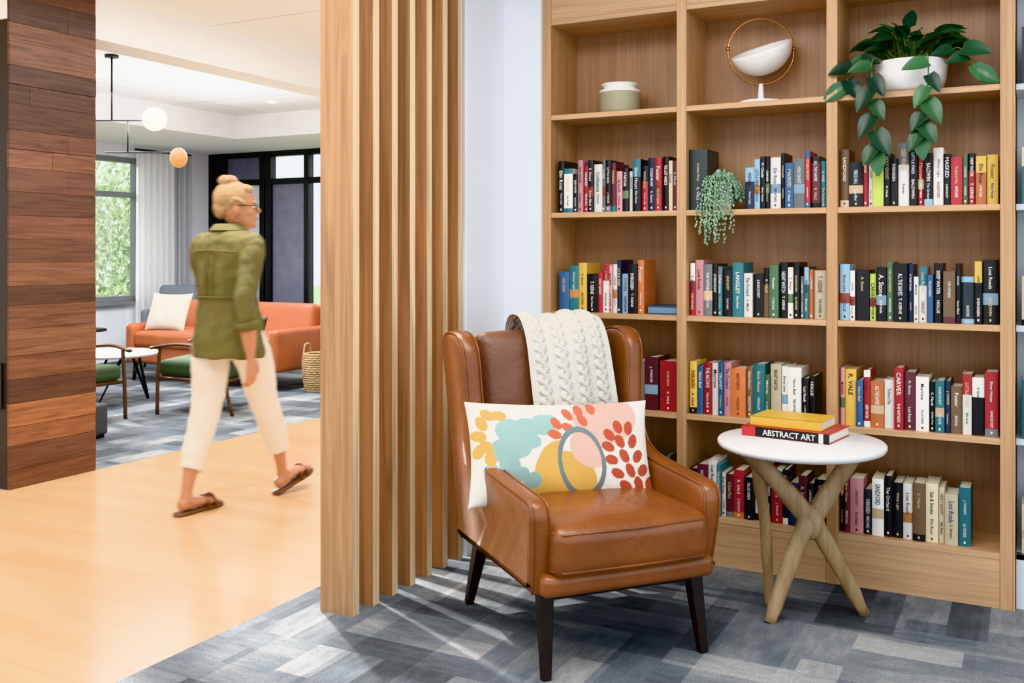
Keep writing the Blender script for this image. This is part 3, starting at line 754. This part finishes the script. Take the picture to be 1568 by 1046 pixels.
q.tube([(.231,-.12,.925),(.233,-.115,.905),(.235,-.113,.88)],[.054,.056,.054],18); q.tube([(-.207,.17,.92),(-.203,.19,.885)],[.053,.053],18)
q.loft([ering((0,.0,1.345),.088,.072,24),ering((0,.006,1.378),.062,.058,24),ering((0,.004,1.385),.066,.062,24),ering((0,-.004,1.352),.094,.078,24)],cap=False,closed=False)
q.obj('collar_cuffs',SHIRT,wo)
q=MB()
q.tube([(.178*math.sin(t),-.126*math.cos(t)-.002,1.245+.01*math.cos(t*2)) for t in [-.9+1.8*k/12 for k in range(13)]],.003,6)
q.tube([(.166*math.sin(t),-.128*math.cos(t)-.002,1.03) for t in [-1.4+2.8*k/16 for k in range(17)]],.0045,6)
for sx in(-.02,.02): q.tube([(sx,-.128,1.24),(sx,-.128,1.14),(sx,-.124,1.04)],.0025,6)
q.obj('seams',SHIRT,wo)
q=MB()
q.loft([ering((0,0,z),rx,ry,28) for z,rx,ry in((.74,.162,.122),(.84,.165,.125),(.92,.15,.112),(.96,.14,.10))])
lr=[.094,.095,.095,.093,.091,.087,.082,.077,.073,.070,.067,.065,.064,.062,.060,.059,.060]
q.tube(cr([(-.082,0,.86),(-.085,-.03,.70),(-.078,-.06,.50),(-.072,-.125,.33),(-.07,-.175,.205)],4),lr,18)
q.tube(cr([(.082,.01,.86),(.08,.10,.70),(.072,.175,.50),(.066,.245,.35),(.062,.295,.235)],4),lr,18)
o=q.obj('pants',PANT,wo); remesh(o,.009,4,.018)
# skin: lower legs + feet
q=MB()
q.tube(cr([(-.072,-.14,.29),(-.07,-.185,.17),(-.07,-.20,.10),(-.07,-.205,.06)],3),[.044,.042,.038,.034,.031,.029,.029,.032,.034,.036],14)
fr_=[(.026,.024),(.028,.028),(.03,.03),(.032,.032),(.03,.034),(.026,.036),(.024,.038),(.022,.040),(.02,.042),(.017,.043),(.016,.042),(.014,.04),(.01,.03)]
q.tube(cr([(-.07,-.245,.045),(-.07,-.19,.05),(-.07,-.12,.045),(-.07,-.05,.032),(-.07,-.02,.028)],3),fr_,14)
for i,(dx,l) in enumerate(((.028,.03),(.010,.028),(-.006,.022),(-.021,.016),(-.034,.008))):
    q.tube([(-.07-dx,-.03,.03),(-.07-dx,-.01+l,.028)],[.0105 if i==0 else .008,.009 if i==0 else .006],8)
Mf=Matrix.Translation((.06,.30,.035))@Matrix.Rotation(math.radians(17),4,'X')
q.tube(cr([(.064,.27,.30),(.061,.305,.20),(.06,.325,.12),(.06,.335,.08)],3),[.044,.042,.038,.034,.031,.029,.029,.032,.034,.036],14)
ft=cr([(0,-.01,.02),(0,.045,.03),(0,.115,.028),(0,.185,.014),(0,.215,.01)],3)
q.tube([Mf@p for p in ft],fr_,14)
for i,(dx,l) in enumerate(((.028,.03),(.010,.028),(-.006,.022),(-.021,.016),(-.034,.008))):
    q.tube([Mf@V((-dx,.205,.012)),Mf@V((-dx,.225+l,.012))],[.0105 if i==0 else .008,.009 if i==0 else .006],8)
o=q.obj('lower_legs',SKIN,wo); remesh(o,.006,2)
SAN=pmat('brown_sandal','#6E4326',.6)
def sandal(M):
    q=MB(); outl=[(-.025,-.03),(.025,-.03),(.034,.03),(.036,.09),(.046,.16),(.046,.21),(.03,.25),(0,.262),(-.03,.25),(-.044,.2),(-.042,.15),(-.034,.09),(-.033,.03)]
    O=cr([(a,b_,0) for a,b_ in outl],3,True)
    q.loft([[p+V((0,0,-.0)) for p in O],[p+V((0,0,.014)) for p in O]],M=M)
    for y in(.13,.175):
        q.tube(cr([(-.044,y,.006),(-.04,y+.004,.036),(0,y+.01,.056),(.04,y+.004,.036),(.046,y,.006)],4),[(.003,.016)]*17,8,M=M,up=(0,0,1))
    return q
sandal(Matrix.Translation((-.07,-.235,.001))).obj('sandal_rear',SAN,wo); sandal(Matrix.Translation((.06,.305,.012))@Matrix.Rotation(math.radians(15),4,'X')).obj('sandal_front',SAN,wo)
# arms + hands
def hand(q,w,sd,aim,side):
    aim=V(aim).normalized(); side=V(side); side=(side-aim*side.dot(aim)).normalized(); th=aim.cross(side)
    w=V(w)
    q.tube([w-aim*.02,w+aim*.02,w+aim*.05,w+aim*.085],[(.021,.016),(.028,.015),(.036,.014),(.036,.012)],12,up=side)
    for i,(off,l) in enumerate(((.027,.066),(.009,.075),(-.009,.07),(-.026,.055))):
        b0=w+aim*.078+side*off; cur=th*sd
        q.tube([b0,b0+aim*l*.45+cur*l*.10,b0+aim*l*.78+cur*l*.32,b0+aim*l*.92+cur*l*.6],[.0088,.0082,.0075,.006],8)
    b0=w+aim*.025+side*.024
    q.tube([b0,b0+side*.022+aim*.02+th*sd*.008,b0+side*.034+aim*.048+th*sd*.016,b0+side*.036+aim*.068+th*sd*.02],[.012,.0105,.009,.007],8)
q=MB()
q.tube(cr([(.233,-.12,.93),(.235,-.11,.86),(.234,-.10,.79),(.232,-.095,.755)],3),[.042,.042,.040,.038,.035,.031,.027,.023,.021,.021],12)
hand(q,(.232,-.093,.75),-1,(-.03,.10,-1),(0,1,0))
q.tube(cr([(-.206,.165,.93),(-.2,.21,.87),(-.195,.25,.81),(-.192,.27,.78)],3),[.042,.042,.040,.038,.035,.031,.027,.023,.021,.021],12)
hand(q,(-.192,.272,.775),1,(.03,.4,-1),(0,1,.3))
o=q.obj('forearms_hands',SKIN,wo); remesh(o,.0042,1)
# head
he=empty('head',(0.01,.05,1.368),-44); he.parent=wo; he.scale=(.95,.95,.98)
q=MB()
hr=[(-.10,-.02,.05,.05),(-.04,-.01,.047,.047),(.0,.018,.046,.058),(.012,.032,.05,.066),(.035,.022,.058,.078),(.065,.012,.066,.087),(.095,.004,.071,.093),(.13,-.002,.074,.097),(.165,-.006,.071,.093),(.195,-.01,.057,.076),(.215,-.01,.035,.05),(.223,-.01,.01,.02)]
q.loft([ering((0,a[1],a[0]),a[2],a[3],30) for a in hr])
q.tube([(0,.088,.118),(0,.098,.10),(0,.110,.084),(0,.10,.074)],[.008,.010,.014,.010],10)
q.sphere((0,.086,.012),(.02,.016,.016)); q.sphere((0,.093,.05),(.022,.010,.008)); q.sphere((0,.091,.040),(.02,.011,.008))
q.sphere((0,.086,.125),(.05,.014,.010)); q.sphere((.04,.062,.075),(.022,.022,.02)); q.sphere((-.04,.062,.075),(.022,.022,.02))
for sx in(-1,1): q.sphere((sx*.074,-.005,.088),(.009,.018,.03),R=Rz(sx*-15))
o=q.obj('face',SKIN,he); remesh(o,.0045,2)
q=MB()
for sx in(-1,1): q.sphere((sx*.03,.083,.105),(.013,.009,.008),12,8)
q.obj('eyes',pmat('eye_white','#E9E4DD',.2),he)
q=MB()
for sx in(-1,1): q.sphere((sx*.03,.0905,.105),(.006,.003,.006),12,8)
q.obj('irises',pmat('iris','#3A2A20',.2),he)
MB().sphere((0,.1,.0505),(.02,.006,.0045)).sphere((0,.099,.042),(.018,.006,.005)).obj('lips',pmat('lips','#A85F58',.4),he)
q=MB()
for sx in(-1,1):
    q.tube([(sx*.033+.024*math.cos(t*math.pi/10),.106-.006*abs(math.cos(t*math.pi/10)),.103+.018*math.sin(t*math.pi/10)) for t in range(20)],.002,6,closed=True)
    q.tube([(sx*.057,.099,.108),(sx*.077,.05,.11),(sx*.08,-.01,.108)],.002,6)
    q.tube([(sx*.03+sx*.014*math.cos(t),.096,.128+.003*math.sin(t)) for t in(0,1.5,3.1)],.002,6)
q.tube([(-.01,.107,.106),(.01,.107,.106)],.002,6); q.obj('glasses',pmat('tortoise','#3B261A',.3),he)
q=MB(); q.tube([(.083,-.005+.016*math.cos(t*math.pi/10),.045+.016*math.sin(t*math.pi/10)) for t in range(20)],.002,6,closed=True); q.obj('earring',BR,he)
q=MB(); q.sphere((0,-.022,.145),(.083,.098,.092),28,18); q.sphere((0,-.075,.10),(.055,.045,.06),20,12); q.sphere((0,.04,.19),(.06,.045,.03),20,12)
for i in range(26):
    a=-1.3+2.6*i/25
    q.tube(cr([(.083*math.sin(a)*.9,.075-.03*abs(a),.165-.045*abs(a)),(.088*math.sin(a),.0,.20-.05*abs(a)),(.06*math.sin(a),-.07,.2-.03*abs(a)),(.02*math.sin(a),-.06,.235)],3),[.006]*10,6)
for k in range(9):
    a=k*.75; q.tube(cr([(.03*math.cos(a),-.045+.03*math.sin(a),.215),(.042*math.cos(a+1),-.045+.04*math.sin(a+1),.235),(.022*math.cos(a+2),-.045+.022*math.sin(a+2),.255),(0,-.045,.24)],3),[.009,.012,.010,.006],8)
o=q.obj('hair',pmat('blond_hair','#A48459',.6,var=.4,vscale=60,ms=(1,1,.4),bump=.4),he); remesh(o,.0035,1)
# she is walking: real motion along the corridor, recorded by the shutter
for fnum,dy in((0,-.055),(1,0),(2,.055)):
    wo.location=(-3.49,3.65+dy,0); wo.keyframe_insert('location',frame=fnum)
try:
    for fc in wo.animation_data.action.fcurves:
        for kp in fc.keyframe_points: kp.interpolation='LINEAR'
except Exception: pass
S.frame_set(1); S.render.use_motion_blur=True; S.render.motion_blur_shutter=.5

# ------------------------------------------------------------ lights
W=bpy.data.worlds.new('world'); S.world=W; W.use_nodes=True
W.node_tree.nodes['Background'].inputs[0].default_value=(.90,.95,1,1); W.node_tree.nodes['Background'].inputs[1].default_value=1.35
def area(name,loc,size,power,col=(1,.95,.88),rot=(0,0,0)):
    l=bpy.data.lights.new(name,'AREA'); l.shape='RECTANGLE'; l.size=size[0]; l.size_y=size[1]; l.energy=power; l.color=col
    o=bpy.data.objects.new(name,l); o.location=loc; o.rotation_euler=rot; S.collection.objects.link(o); return o
area('ceiling_light_nook',(-.9,1.9,2.68),(2.6,1.6),64,(1,.98,.96))
area('ceiling_light_corridor',(-3.5,3.4,2.68),(1.6,4),58,(1,.98,.95))
area('ceiling_light_lounge',(-6.3,6.2,2.44),(2,3),150,(1,.99,.98))
area('lounge_fill_uplight',(-6.3,6.2,2.15),(1.6,2.2),13,(.85,.92,1),(math.pi,0,0))  # added fill without a fixture, brightens the lounge ceiling from below
l=bpy.data.lights.new('corridor_downlight','SPOT'); l.energy=90; l.spot_size=math.radians(120); l.spot_blend=.6; l.shadow_soft_size=.04; l.color=(1,.95,.87)
o=bpy.data.objects.new('corridor_downlight',l); o.location=(-3.62,3.62,2.69); S.collection.objects.link(o)
l=bpy.data.lights.new('slat_accent_spot','SPOT'); l.energy=460; l.spot_size=math.radians(38); l.spot_blend=.5; l.shadow_soft_size=.025; l.color=(1,.96,.90)
o=bpy.data.objects.new('slat_accent_spot',l); o.location=(-3.15,3.42,2.69); S.collection.objects.link(o)
o.rotation_euler=(V((-1.95,3.1,0))-V((-3.15,3.42,2.69))).to_track_quat('-Z','Y').to_euler()
l=bpy.data.lights.new('sun','SUN'); l.energy=4; l.angle=.02; l.color=(1,.95,.88)
o=bpy.data.objects.new('sun',l); S.collection.objects.link(o); dv=V((.93,-.335,-.235)); o.rotation_euler=dv.to_track_quat('-Z','Y').to_euler(); o.location=(-12,7,4)
# ------------------------------------------------------------ camera
cd=bpy.data.cameras.new('camera'); cd.lens=1515/1568*36; cd.sensor_width=36; cd.shift_y=-138/1568
co=bpy.data.objects.new('camera',cd); S.collection.objects.link(co); co.location=(0,0,1.25); co.rotation_euler=(math.pi/2,0,math.radians(27.7)); S.camera=co
try: S.view_settings.view_transform='Khronos PBR Neutral'
except Exception: S.view_settings.view_transform='Standard'
S.view_settings.look='None'; S.view_settings.exposure=.48
